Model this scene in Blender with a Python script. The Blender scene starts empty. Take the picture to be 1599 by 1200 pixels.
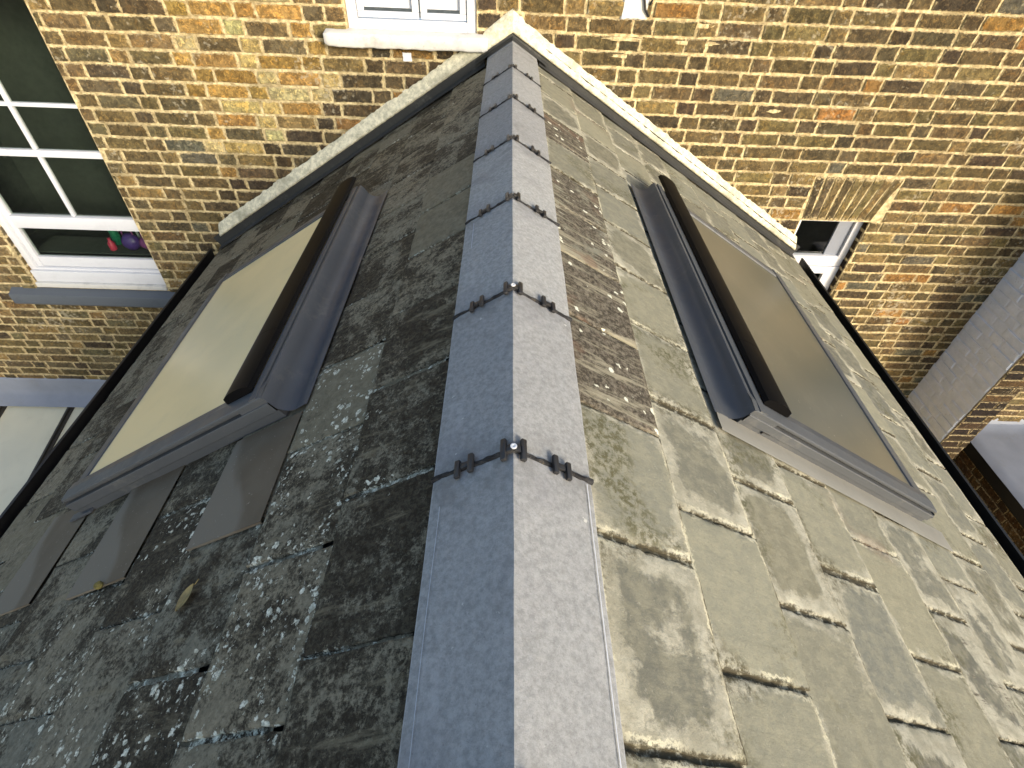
import bpy, bmesh, math, random
from mathutils import Vector, Matrix, noise
random.seed(11)
rnd = random.random
def uni(a, b): return a + (b - a) * rnd()

# ------------------------------------------------------------------ camera, world, sun, exposure
sc = bpy.context.scene
col = sc.collection
cam_d = bpy.data.cameras.new('camera')
cam = bpy.data.objects.new('camera', cam_d)
col.objects.link(cam)
cam_d.sensor_width = 36.0
cam_d.lens = 828.0 / 1599.0 * 36.0
cam_d.clip_start = 0.02
cam_d.clip_end = 500
cam.matrix_world = Matrix(((0.99940002, -0.0247436, -0.02423558, -0.02564),
                           (0.0, 0.69973491, -0.71440259, 0.0),
                           (0.03463537, 0.71397396, 0.69931508, 0.667),
                           (0, 0, 0, 1)))
sc.camera = cam

SUN = Vector((0.56, -0.74, 0.295)).normalized()
elev = math.asin(SUN.z)
azim = math.atan2(SUN.x, SUN.y)
world = bpy.data.worlds.new('World')
sc.world = world
world.use_nodes = True
wn = world.node_tree
bg = wn.nodes['Background']
sky = wn.nodes.new('ShaderNodeTexSky')
sky.sky_type = 'NISHITA'
sky.sun_disc = False
sky.sun_elevation = elev
sky.sun_rotation = azim
sky.air_density = 1.0
sky.dust_density = 2.0
sky.ozone_density = 1.0
wn.links.new(sky.outputs[0], bg.inputs[0])
bg.inputs[1].default_value = 0.15
sd = bpy.data.lights.new('sun', 'SUN')
sd.energy = 1.95
sd.angle = math.radians(14)
sd.color = (1.0, 0.92, 0.80)
so = bpy.data.objects.new('sun', sd)
col.objects.link(so)
so.rotation_euler = SUN.to_track_quat('Z', 'Y').to_euler()
sc.view_settings.view_transform = 'Standard'
sc.view_settings.look = 'None'
sc.view_settings.gamma = 1
sc.view_settings.exposure = 1.16

# ------------------------------------------------------------------ constants measured from the site
D = 3.374                       # distance of the brick wall from the camera foot
KR, OR_, KL, OL = 0.605, -0.018, 0.645, -0.03
SE = 2.405                      # length of a slope from ridge to eave
YB = -2.4                       # rear end of the roof, behind the camera
GZ = -4.5                       # ground

def slope_matrix(sd_):
    k, o = (KR, OR_) if sd_ > 0 else (KL, OL)
    L = math.hypot(1, k)
    xa = Vector((1 / L, 0, -k / L)) if sd_ > 0 else Vector((1 / L, 0, k / L))
    n = Vector((sd_ * k / L, 0, 1 / L))
    return Matrix(((xa.x, 0, n.x, 0), (0, 1, 0, 0), (xa.z, 0, n.z, o), (0, 0, 0, 1)))
MR, ML = slope_matrix(1), slope_matrix(-1)

# ------------------------------------------------------------------ materials
class NT:
    def __init__(s, name):
        s.m = bpy.data.materials.new(name)
        s.m.use_nodes = True
        s.t = s.m.node_tree
        s.b = s.t.nodes['Principled BSDF']
        s.tc = s.t.nodes.new('ShaderNodeTexCoord')
    def new(s, k, **kw):
        n = s.t.nodes.new(k)
        for a, v in kw.items(): setattr(n, a, v)
        return n
    def plug(s, v, sock):
        if isinstance(v, bpy.types.NodeSocket): s.t.links.new(v, sock)
        elif isinstance(v, (tuple, list)) and len(v) == 3 and sock.type == 'RGBA': sock.default_value = (*v, 1)
        else: sock.default_value = v
    def coords(s, scale=(1, 1, 1), src='Object', rot=(0, 0, 0)):
        mp = s.new('ShaderNodeMapping')
        s.t.links.new(s.tc.outputs[src], mp.inputs[0])
        mp.inputs['Scale'].default_value = scale
        mp.inputs['Rotation'].default_value = rot
        return mp.outputs[0]
    def noise(s, sc_, detail=4, rough=.55, vec=None, dist=0.0, col_=False):
        n = s.new('ShaderNodeTexNoise')
        s.t.links.new(vec if vec is not None else s.tc.outputs['Object'], n.inputs['Vector'])
        n.inputs['Scale'].default_value = sc_
        n.inputs['Detail'].default_value = detail
        n.inputs['Roughness'].default_value = rough
        n.inputs['Distortion'].default_value = dist
        return n.outputs['Color' if col_ else 'Fac']
    def vor(s, sc_, feature='F1', vec=None, out='Distance', rand=1.0):
        n = s.new('ShaderNodeTexVoronoi', feature=feature)
        s.t.links.new(vec if vec is not None else s.tc.outputs['Object'], n.inputs['Vector'])
        n.inputs['Scale'].default_value = sc_
        n.inputs['Randomness'].default_value = rand
        return n.outputs[out]
    def ramp(s, v, a, b, c0=0.0, c1=1.0, smooth=True):
        n = s.new('ShaderNodeMapRange', interpolation_type='SMOOTHSTEP' if smooth else 'LINEAR')
        s.plug(v, n.inputs['Value'])
        n.inputs['From Min'].default_value = a
        n.inputs['From Max'].default_value = b
        n.inputs['To Min'].default_value = c0
        n.inputs['To Max'].default_value = c1
        return n.outputs[0]
    def math(s, op, a, b=0.0):
        n = s.new('ShaderNodeMath', operation=op)
        s.plug(a, n.inputs[0]); s.plug(b, n.inputs[1])
        return n.outputs[0]
    def mul(s, *a):
        r = a[0]
        for x in a[1:]: r = s.math('MULTIPLY', r, x)
        return r
    def mix(s, f, a, b, blend='MIX'):
        n = s.new('ShaderNodeMix', data_type='RGBA', blend_type=blend)
        s.plug(f, n.inputs[0]); s.plug(a, n.inputs[6]); s.plug(b, n.inputs[7])
        return n.outputs[2]
    def attr(s, name, out='Color'):
        n = s.new('ShaderNodeAttribute', attribute_name=name)
        return n.outputs[out]
    def sep(s, v):
        n = s.new('ShaderNodeSeparateColor')
        s.t.links.new(v, n.inputs[0])
        return n.outputs
    def addv(s, a, b):
        n = s.new('ShaderNodeVectorMath', operation='ADD')
        s.t.links.new(a, n.inputs[0]); s.t.links.new(b, n.inputs[1])
        return n.outputs[0]
    def scalev(s, a, k):
        n = s.new('ShaderNodeVectorMath', operation='SCALE')
        s.t.links.new(a, n.inputs[0]); n.inputs['Scale'].default_value = k
        return n.outputs[0]
    def bump(s, h, strength=.5, dist=.005):
        n = s.new('ShaderNodeBump')
        n.inputs['Strength'].default_value = strength
        n.inputs['Distance'].default_value = dist
        s.t.links.new(h, n.inputs['Height'])
        s.t.links.new(n.outputs[0], s.b.inputs['Normal'])
    def out(s, color=None, rough=None, metal=None, spec=None):
        if color is not None: s.plug(color, s.b.inputs['Base Color'])
        if rough is not None: s.plug(rough, s.b.inputs['Roughness'])
        if metal is not None: s.plug(metal, s.b.inputs['Metallic'])
        if spec is not None: s.plug(spec, s.b.inputs['Specular IOR Level'])
        return s.m

def simple(name, c, rough=.5, metal=0.0, var=.12, nscale=30, bump=0.0, spec=.5):
    t = NT(name)
    n = t.noise(nscale, 5, .6)
    k = t.ramp(n, .3, .7, 1 - var, 1 + var)
    cc = t.mix(1.0, c, t.mix(t.ramp(n, .3, .7), (1 - var,) * 3, (1 + var,) * 3), 'MULTIPLY')
    if bump: t.bump(n, bump, .003)
    return t.out(cc, t.ramp(t.noise(nscale * .4, 3), .3, .7, max(rough - .08, .02), rough + .08), metal, spec)

def brick_material(name='stock_brick'):
    t = NT(name)
    base = t.attr('tint')
    e = t.attr('edge', 'Fac')
    geo = t.coords()
    n1 = t.noise(26, 6, .65)
    n2 = t.noise(85, 5, .7)
    n3 = t.noise(7, 3, .5)
    c = t.mix(t.ramp(n1, .40, .60, 0, .75), base, t.mix(1.0, base, (.36, .34, .33), 'MULTIPLY'))
    c = t.mix(t.ramp(t.noise(17, 5, .7, dist=1.0), .55, .66, 0, .6), c, t.mix(1.0, base, (1.7, 1.35, .85), 'MULTIPLY'))
    c = t.mix(t.ramp(n2, .55, .70, 0, .65), c, t.mix(1.0, base, (2.0, 1.75, 1.3), 'MULTIPLY'))
    c = t.mix(t.ramp(t.noise(140, 4, .7), .62, .68, 0, .7), c, (.03, .025, .02))
    c = t.mix(t.mul(t.ramp(t.noise(38, 6, .8, dist=.6), .52, .62), .55), c, t.mix(1.0, base, (2.5, 2.25, 1.75), 'MULTIPLY'))
    c = t.mix(t.mul(t.ramp(t.noise(70, 6, .8, dist=1.5), .58, .64), .75), c, t.mix(1.0, base, (.28, .25, .22), 'MULTIPLY'))
    # ragged mortar smeared over the arrises
    nm = t.noise(60, 5, .7)
    sm = t.ramp(t.math('ADD', e, t.math('MULTIPLY', t.math('SUBTRACT', nm, .5), 3.0)), .10, .34, 1, 0)
    mort = t.mix(t.ramp(t.noise(120, 4), .3, .7), (.34, .265, .14), (.62, .51, .29))
    c = t.mix(t.mul(sm, .85), c, mort)
    c = t.mix(t.ramp(t.mul(t.noise(3.2, 4, .6), t.noise(40, 3)), .33, .42, 0, .55), c, (.45, .40, .28))
    t.bump(t.math('ADD', t.noise(95, 6, .8), t.math('MULTIPLY', n1, 1.6)), 1.0, .010)
    return t.out(c, .92, 0, .2)

def mortar_material(name, a, b, bump=.8):
    t = NT(name)
    c = t.mix(t.ramp(t.noise(38, 6, .7), .35, .65), a, b)
    c = t.mix(t.ramp(t.noise(5, 3), .52, .7, 0, .55), c, tuple(x * .45 for x in a))
    c = t.mix(t.ramp(t.noise(150, 3), .63, .70, 0, .7), c, (.10, .08, .05))
    t.bump(t.noise(90, 7, .75), bump, .008)
    return t.out(c, .95, 0, .2)

def slate_material_right():
    t = NT('weathered_green_slate')
    at = t.sep(t.attr('tint'))
    v, dark, hue = at[0], at[1], at[2]
    e = t.attr('edge', 'Fac')
    off = t.scalev(t.attr('tint'), 17.0)
    pos = t.addv(t.tc.outputs['Object'], off)
    st = t.new('ShaderNodeMapping'); t.t.links.new(pos, st.inputs[0]); st.inputs['Scale'].default_value = (2.2, 20, 2)
    mid = t.mix(hue, (.180, .174, .130), (.160, .165, .142))
    mid = t.mix(1.0, mid, t.mix(v, (.60, .60, .62), (1.30, 1.28, 1.20)), 'MULTIPLY')
    mid = t.mix(t.ramp(t.noise(30, 6, .7, pos), .40, .62, 0, .35), mid, (.30, .285, .20))
    pale = t.mix(t.ramp(t.noise(16, 6, .7, pos), .35, .65), (.245, .235, .178), (.370, .356, .282))
    # pale deposit creeping in from every edge, leaving a darker heart of irregular outline
    amt = t.math('ADD', e, t.math('ADD', t.math('MULTIPLY', t.math('SUBTRACT', t.noise(6.5, 5, .6, pos, .5), .5), 2.6), t.math('ADD', t.attr('lich', 'Fac'), t.math('MULTIPLY', t.math('SUBTRACT', v, .5), .9))))
    heart = t.ramp(t.math('ADD', amt, t.math('MULTIPLY', t.math('SUBTRACT', t.noise(48, 6, .75), .5), .9)), .32, .66)
    c = t.mix(heart, pale, mid)
    c = t.mix(t.ramp(t.noise(1.7, 5, .6, st.outputs[0], .4), .58, .74, 0, .30), c, (.15, .143, .105))
    c = t.mix(t.ramp(t.noise(170, 4, .75), .52, .72, 0, .40), c, (.12, .115, .08))
    c = t.mix(t.ramp(t.noise(105, 4, .7), .62, .72, 0, .35), c, (.45, .43, .34))
    # mossy olive grime in blotches
    c = t.mix(t.mul(t.ramp(t.noise(3.3, 4, .6, pos), .54, .66), t.ramp(t.noise(70, 5, .75), .42, .60)), c, (.095, .090, .050))
    c = t.mix(t.mul(t.ramp(e, .10, .75, 1, 0), t.ramp(t.noise(2.6, 4, .6), .50, .60), t.ramp(t.noise(58, 6, .8), .44, .60)), c, (.075, .068, .040))
    # dark crusty dressed edge
    en = t.math('ADD', e, t.math('MULTIPLY', t.math('SUBTRACT', t.noise(85, 5, .8), .5), .55))
    c = t.mix(t.mul(t.ramp(en, .02, .14, 1, 0), t.ramp(t.noise(45, 4, .7), .36, .50)), c, (.055, .048, .030))
    c = t.mix(t.mul(t.ramp(t.math('ABSOLUTE', t.math('SUBTRACT', en, .16)), .02, .07, 1, 0), t.mul(t.ramp(t.noise(9, 3), .48, .62), .8)), c, (.50, .475, .35))
    # rare rust runs
    rr = t.mul(t.ramp(t.noise(1.9, 2, .4), .64, .70), t.ramp(en, .2, .8, 1, 0))
    c = t.mix(t.mul(rr, .28), c, (.17, .10, .07))
    # old lichened brown slates, the brown fading out towards ragged borders
    br = t.mix(t.ramp(t.noise(75, 6, .8), .40, .64), (.040, .034, .025), (.17, .15, .115))
    br = t.mix(t.ramp(t.noise(1.5, 6, .7, st.outputs[0], .4), .50, .62, 0, .85), br, (.27, .25, .18))
    br = t.mix(t.ramp(t.noise(8, 3, .5, pos), .56, .66, 0, .5), br, (.13, .075, .05))
    warp = t.addv(t.tc.outputs['Object'], t.scalev(t.noise(55, 4, .7, col_=True), .03))
    vo = t.new('ShaderNodeTexVoronoi', feature='F1'); t.t.links.new(warp, vo.inputs['Vector']); vo.inputs['Scale'].default_value = 38
    vs = t.sep(vo.outputs['Color'])
    spots = t.mul(t.ramp(t.math('DIVIDE', vo.outputs['Distance'], t.ramp(vs[1], 0, 1, .08, .42, False)), .8, 1.05, 1, 0), t.math('LESS_THAN', vs[0], .22))
    br = t.mix(spots, br, (.62, .62, .50))
    dk = t.math('ADD', dark, t.math('ADD', t.math('MULTIPLY', t.math('SUBTRACT', t.noise(7, 6, .75, st.outputs[0]), .5), .9), t.math('MULTIPLY', t.math('SUBTRACT', t.noise(9, 6, .7), .5), 1.0)))
    c = t.mix(t.ramp(dk, .44, .60), c, br)
    t.bump(t.math('ADD', t.math('MULTIPLY', t.noise(2.5, 6, .6, st.outputs[0]), .6), t.math('ADD', t.math('MULTIPLY', t.noise(65, 7, .75), .9), t.math('ADD', t.math('MULTIPLY', heart, -.35), t.mul(t.noise(7, 5, .6, pos, .8), 1.6)))), .42, .005)
    return t.out(c, t.ramp(t.noise(30), .3, .7, .7, .9), 0, .15)

def slate_material_left():
    t = NT('lichened_dark_slate')
    at = t.sep(t.attr('tint'))
    v, clean, hue = at[0], at[1], at[2]
    e = t.attr('edge', 'Fac')
    off = t.scalev(t.attr('tint'), 13.0)
    pos = t.addv(t.tc.outputs['Object'], off)
    st = t.new('ShaderNodeMapping'); t.t.links.new(pos, st.inputs[0]); st.inputs['Scale'].default_value = (3.4, 15, 2)
    fine = t.noise(120, 7, .82, pos)
    lump = t.noise(34, 7, .78, pos, .4)
    broad = t.noise(5.5, 5, .62, pos, .7)
    # black growth over a grey green slate, broken up at several sizes
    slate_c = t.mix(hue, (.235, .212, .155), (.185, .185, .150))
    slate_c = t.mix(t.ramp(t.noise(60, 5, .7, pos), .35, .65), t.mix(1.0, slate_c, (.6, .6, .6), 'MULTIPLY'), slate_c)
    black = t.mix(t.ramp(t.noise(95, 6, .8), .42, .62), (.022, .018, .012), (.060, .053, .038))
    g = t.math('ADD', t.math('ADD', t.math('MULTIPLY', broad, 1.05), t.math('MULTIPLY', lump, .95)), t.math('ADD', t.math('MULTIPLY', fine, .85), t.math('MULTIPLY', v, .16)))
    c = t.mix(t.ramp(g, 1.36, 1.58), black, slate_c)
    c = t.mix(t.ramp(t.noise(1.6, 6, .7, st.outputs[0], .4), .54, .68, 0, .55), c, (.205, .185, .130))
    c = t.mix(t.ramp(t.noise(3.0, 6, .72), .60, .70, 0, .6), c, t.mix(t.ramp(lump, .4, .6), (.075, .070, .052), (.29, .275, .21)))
    # cleaner slates
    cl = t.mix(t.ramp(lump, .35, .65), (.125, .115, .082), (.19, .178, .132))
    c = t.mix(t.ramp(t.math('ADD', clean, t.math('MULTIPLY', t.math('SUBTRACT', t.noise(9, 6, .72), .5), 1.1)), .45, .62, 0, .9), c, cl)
    # crusty white lichen
    warp = t.addv(t.tc.outputs['Object'], t.scalev(t.noise(60, 4, .75, col_=True), .030))
    dens = t.ramp(t.math('ADD', t.math('ADD', t.noise(4.5, 4, .65), t.attr('lich', 'Fac')), t.math('MULTIPLY', t.math('SUBTRACT', .5, e), .16)), .70, .92)
    def spots(scale, r, seed):
        mp = t.new('ShaderNodeMapping'); t.t.links.new(warp, mp.inputs[0]); mp.inputs['Location'].default_value = (seed, seed * 2, 0)
        vo = t.new('ShaderNodeTexVoronoi', feature='F1'); t.t.links.new(mp.outputs[0], vo.inputs['Vector']); vo.inputs['Scale'].default_value = scale
        s_ = t.sep(vo.outputs['Color'])
        keep = t.math('LESS_THAN', s_[0], t.mul(dens, .75))
        rad = t.ramp(t.math('POWER', s_[1], 2.0), 0, 1, r * .25, r, False)
        d = t.math('DIVIDE', vo.outputs['Distance'], rad)
        disc = t.ramp(d, .80, 1.02, 1, 0)
        hole = t.mul(t.ramp(d, .25, .60, 1, 0), t.math('GREATER_THAN', s_[2], .66))
        return t.mul(disc, keep, t.math('SUBTRACT', 1.0, t.mul(hole, .85)))
    li = t.math('MAXIMUM', t.math('MAXIMUM', spots(52, .50, 1.3), t.mul(spots(95, .50, 4.1), t.ramp(t.noise(14, 4, .7), .46, .54))), spots(32, .36, 7.7))
    edge_l = t.mul(t.ramp(t.math('ADD', e, t.math('MULTIPLY', t.math('SUBTRACT', t.noise(75, 5, .8), .5), .8)), -.06, .02, 1, 0), t.ramp(t.noise(6, 3), .44, .56))
    li = t.math('MAXIMUM', li, edge_l)
    li = t.mul(li, t.math('SUBTRACT', 1.0, t.math('MULTIPLY', t.ramp(t.noise(210, 3), .5, .8), .7)))
    c = t.mix(li, c, t.mix(t.ramp(t.noise(120, 3), .35, .65), (.36, .38, .32), (.74, .76, .68)))
    t.bump(t.math('ADD', t.math('ADD', t.noise(2.2, 6, .65, st.outputs[0]), t.math('ADD', t.math('MULTIPLY', fine, .9), t.math('MULTIPLY', lump, 1.0))), t.math('MULTIPLY', li, .9)), .7, .004)
    c = t.mix(1.0, c, (1.10, 1.06, .98), 'MULTIPLY')
    return t.out(c, t.ramp(t.noise(40), .3, .7, .7, .9), 0, .2)

def paint(name, c, rough=.45, dirt=.25):
    t = NT(name)
    n = t.noise(9, 6, .7)
    cc = t.mix(t.ramp(n, .5, .72, 0, dirt), c, tuple(x * .55 for x in c))
    cc = t.mix(t.ramp(t.noise(90, 4), .62, .72, 0, dirt), cc, tuple(x * .5 for x in c))
    t.bump(t.noise(60, 4), .25, .002)
    return t.out(cc, rough, 0, .4)

def metal_sheet(name, c, rough=.35):
    t = NT(name)
    n = t.noise(5, 4, .6)
    cc = t.mix(t.ramp(n, .3, .7, 0, .5), c, tuple(x * .78 for x in c))
    cc = t.mix(t.ramp(t.noise(110, 4, .7), .66, .76, 0, .25), cc, (.22, .23, .23))
    cc = t.mix(t.mul(t.ramp(t.noise(6, 5, .7), .50, .68), t.ramp(t.noise(45, 5, .7), .4, .65), .32), cc, (.17, .165, .145))
    t.bump(t.noise(3.5, 3), .12, .01)
    return t.out(cc, t.ramp(t.noise(14, 4), .3, .7, rough - .05, rough + .1), .0, .3)

M = {}
M['brick'] = brick_material()
M['mortar'] = mortar_material('bed_mortar', (.31, .24, .12), (.70, .58, .33))
M['fillet'] = mortar_material('cement_fillet', (.50, .475, .34), (.80, .75, .56))
M['dark_mortar'] = mortar_material('ridge_joint_mortar', (.020, .020, .021), (.055, .055, .055))
M['slate_r'] = slate_material_right()
M['slate_l'] = slate_material_left()
M['anthracite'] = metal_sheet('anthracite_painted_metal', (.066, .073, .083), .42)
M['frame_grey'] = metal_sheet('grey_frame_metal', (.072, .078, .084), .42)
M['apron'] = metal_sheet('pale_apron_sheet', (.20, .195, .17), .45)
M['lead'] = metal_sheet('oxidised_lead', (.215, .235, .275), .5)
M['lead_dark'] = metal_sheet('dark_lead', (.036, .037, .035), .75)
M['black_plastic'] = simple('black_plastic', (.016, .016, .017), .45)
M['black_gutter'] = simple('black_gutter_plastic', (.009, .009, .009), .5)
M['hood'] = simple('brown_black_gloss', (.0045, .0045, .0048), .5, 0, .2, 3, 0, .05)
M['white_paint'] = paint('white_gloss_paint', (.58, .59, .61), .4, .15)
M['white_old'] = paint('old_white_paint', (.56, .55, .51), .6, .6)
M['sill_grey'] = paint('grey_painted_sill', (.085, .097, .112), .45, .3)
M['screw'] = simple('steel_washer', (.75, .75, .74), .35, .3)
M['dark_room'] = simple('dark_room', (.045, .049, .043), .9)
M['bar'] = simple('brown_glazing_bar', (.030, .027, .021), .5)
M['grass'] = simple('rough_ground', (.10, .10, .075), .95, 0, .4, 3, .5)
M['moss'] = simple('moss', (.13, .11, .03), .95, 0, .5, 60, .9)
M['leaf'] = simple('dry_leaf', (.22, .165, .06), .7, 0, .3, 60)
M['chalk'] = simple('chalk_line', (.42, .45, .50), .9)
M['purple'] = simple('purple_plastic', (.07, .03, .20), .4)
M['magenta'] = simple('magenta_plastic', (.24, .05, .20), .4)
M['pinkred'] = simple('pink_red_plastic', (.50, .03, .08), .35)
M['green'] = simple('green_plastic', (.01, .14, .08), .35)
M['grey_paint'] = None

def ridge_mat():
    t = NT('concrete_ridge')
    n = t.noise(90, 7, .8)
    c = t.mix(t.ramp(n, .35, .65), (.214, .219, .215), (.325, .331, .324))
    oi = t.new('ShaderNodeObjectInfo')
    c = t.mix(1.0, c, t.mix(oi.outputs['Random'], (.90, .90, .91), (1.08, 1.08, 1.07)), 'MULTIPLY')
    c = t.mix(t.ramp(t.noise(260, 3, .8), .60, .70, 0, .55), c, (.12, .12, .125))
    c = t.mix(t.ramp(t.noise(3.5, 5, .6), .48, .68, 0, .5), c, (.19, .19, .205))
    c = t.mix(t.ramp(t.noise(7, 4, .6, dist=1.2), .58, .70, 0, .4), c, (.40, .40, .40))
    sxyz = t.new('ShaderNodeSeparateXYZ'); t.t.links.new(t.tc.outputs['Object'], sxyz.inputs[0])
    geo = t.new('ShaderNodeNewGeometry'); npos = t.noise(14, 5, .7, geo.outputs['Position'])
    nearj = t.math('ADD', t.ramp(sxyz.outputs[1], 0, .06, 1, 0), t.ramp(sxyz.outputs[1], .36, .452, 0, 1))
    c = t.mix(t.mul(nearj, t.ramp(npos, .42, .62), .5), c, (.13, .128, .12))
    c = t.mix(t.mul(t.ramp(t.noise(4, 4, .65, geo.outputs['Position'], 1.0), .54, .70), .5), c, (.145, .143, .14))
    c = t.mix(t.ramp(t.noise(48, 3, .5, geo.outputs['Position']), .72, .76, 0, .7), c, (.50, .50, .46))
    ed = t.attr('edge', 'Fac')
    c = t.mix(t.ramp(t.math('ADD', ed, t.math('MULTIPLY', t.noise(60, 4), .4)), .16, .34, .5, 0), c, (.42, .43, .43))
    t.bump(t.math('ADD', t.noise(240, 5, .8), t.mul(t.noise(20, 4), 1.0)), .45, .002)
    return t.out(c, .82, 0, .3)
M['ridge'] = ridge_mat()

def new_slate_mat():
    t = NT('new_smooth_slate')
    c = t.mix(t.ramp(t.noise(4, 3), .4, .6), (.092, .078, .056), (.112, .098, .074))
    c = t.mix(t.attr('edge', 'Fac'), c, (.150, .143, .120))
    c = t.mix(t.ramp(t.noise(120, 3), .68, .72, 0, .6), c, (.3, .3, .28))
    t.bump(t.noise(30, 4), .12, .003)
    c = t.mix(1.0, c, (.98, .90, .82), 'MULTIPLY')
    return t.out(c, .6, 0, .3)
M['new_slate'] = new_slate_mat()

def grey_brick_paint():
    t = NT('grey_painted_brickwork')
    n = t.noise(10, 5, .65)
    c = t.mix(t.ramp(n, .35, .68), (.60, .67, .77), (.70, .76, .86))
    c = t.mix(t.ramp(t.noise(60, 4), .62, .72, 0, .3), c, (.18, .18, .18))
    t.bump(t.noise(48, 6, .75), .8, .008)
    return t.out(c, .85, 0, .1)
M['grey_paint'] = grey_brick_paint()

def glass_mat(name='window_glass', tint=(.8, .85, .8)):
    m = bpy.data.materials.new(name)
    m.use_nodes = True
    t = m.node_tree
    for n in list(t.nodes):
        if n.type != 'OUTPUT_MATERIAL': t.nodes.remove(n)
    o = [n for n in t.nodes if n.type == 'OUTPUT_MATERIAL'][0]
    tr = t.nodes.new('ShaderNodeBsdfTransparent'); tr.inputs[0].default_value = (*tint, 1)
    gl = t.nodes.new('ShaderNodeBsdfGlossy'); gl.inputs['Roughness'].default_value = .03
    fr = t.nodes.new('ShaderNodeFresnel'); fr.inputs[0].default_value = 1.5
    mx = t.nodes.new('ShaderNodeMixShader')
    gm = t.nodes.new('ShaderNodeNewGeometry'); mm = t.nodes.new('ShaderNodeMath'); mm.operation = 'SUBTRACT'; mm.inputs[0].default_value = 1; t.links.new(gm.outputs['Backfacing'], mm.inputs[1])
    m2 = t.nodes.new('ShaderNodeMath'); m2.operation = 'MULTIPLY'; t.links.new(mm.outputs[0], m2.inputs[0]); t.links.new(fr.outputs[0], m2.inputs[1])
    t.links.new(m2.outputs[0], mx.inputs[0]); t.links.new(tr.outputs[0], mx.inputs[1]); t.links.new(gl.outputs[0], mx.inputs[2])
    t.links.new(mx.outputs[0], o.inputs[0])
    return m
M['glass'] = glass_mat()

def sky_glass(name, a, b, rough):
    t = NT(name)
    c = t.mix(t.ramp(t.noise(1.6, 3, .5), .35, .65), a, b)
    c = t.mix(t.ramp(t.noise(60, 3), .72, .76, 0, .5), c, (.62, .60, .48))
    c = t.mix(t.ramp(t.noise(9, 6, .7), .5, .75, 0, .12), c, (.30, .28, .2))
    return t.out(c, rough, 0, .5)
M['pane_l'] = sky_glass('blind_behind_glass', (.66, .56, .31), (.80, .66, .36), .3)
M['pane_r'] = sky_glass('dim_blind_behind_glass', (.088, .090, .070), (.118, .112, .084), .28)
M['lean_pane'] = sky_glass('milky_roof_glazing', (.60, .58, .44), (.70, .67, .50), .25)

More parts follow.
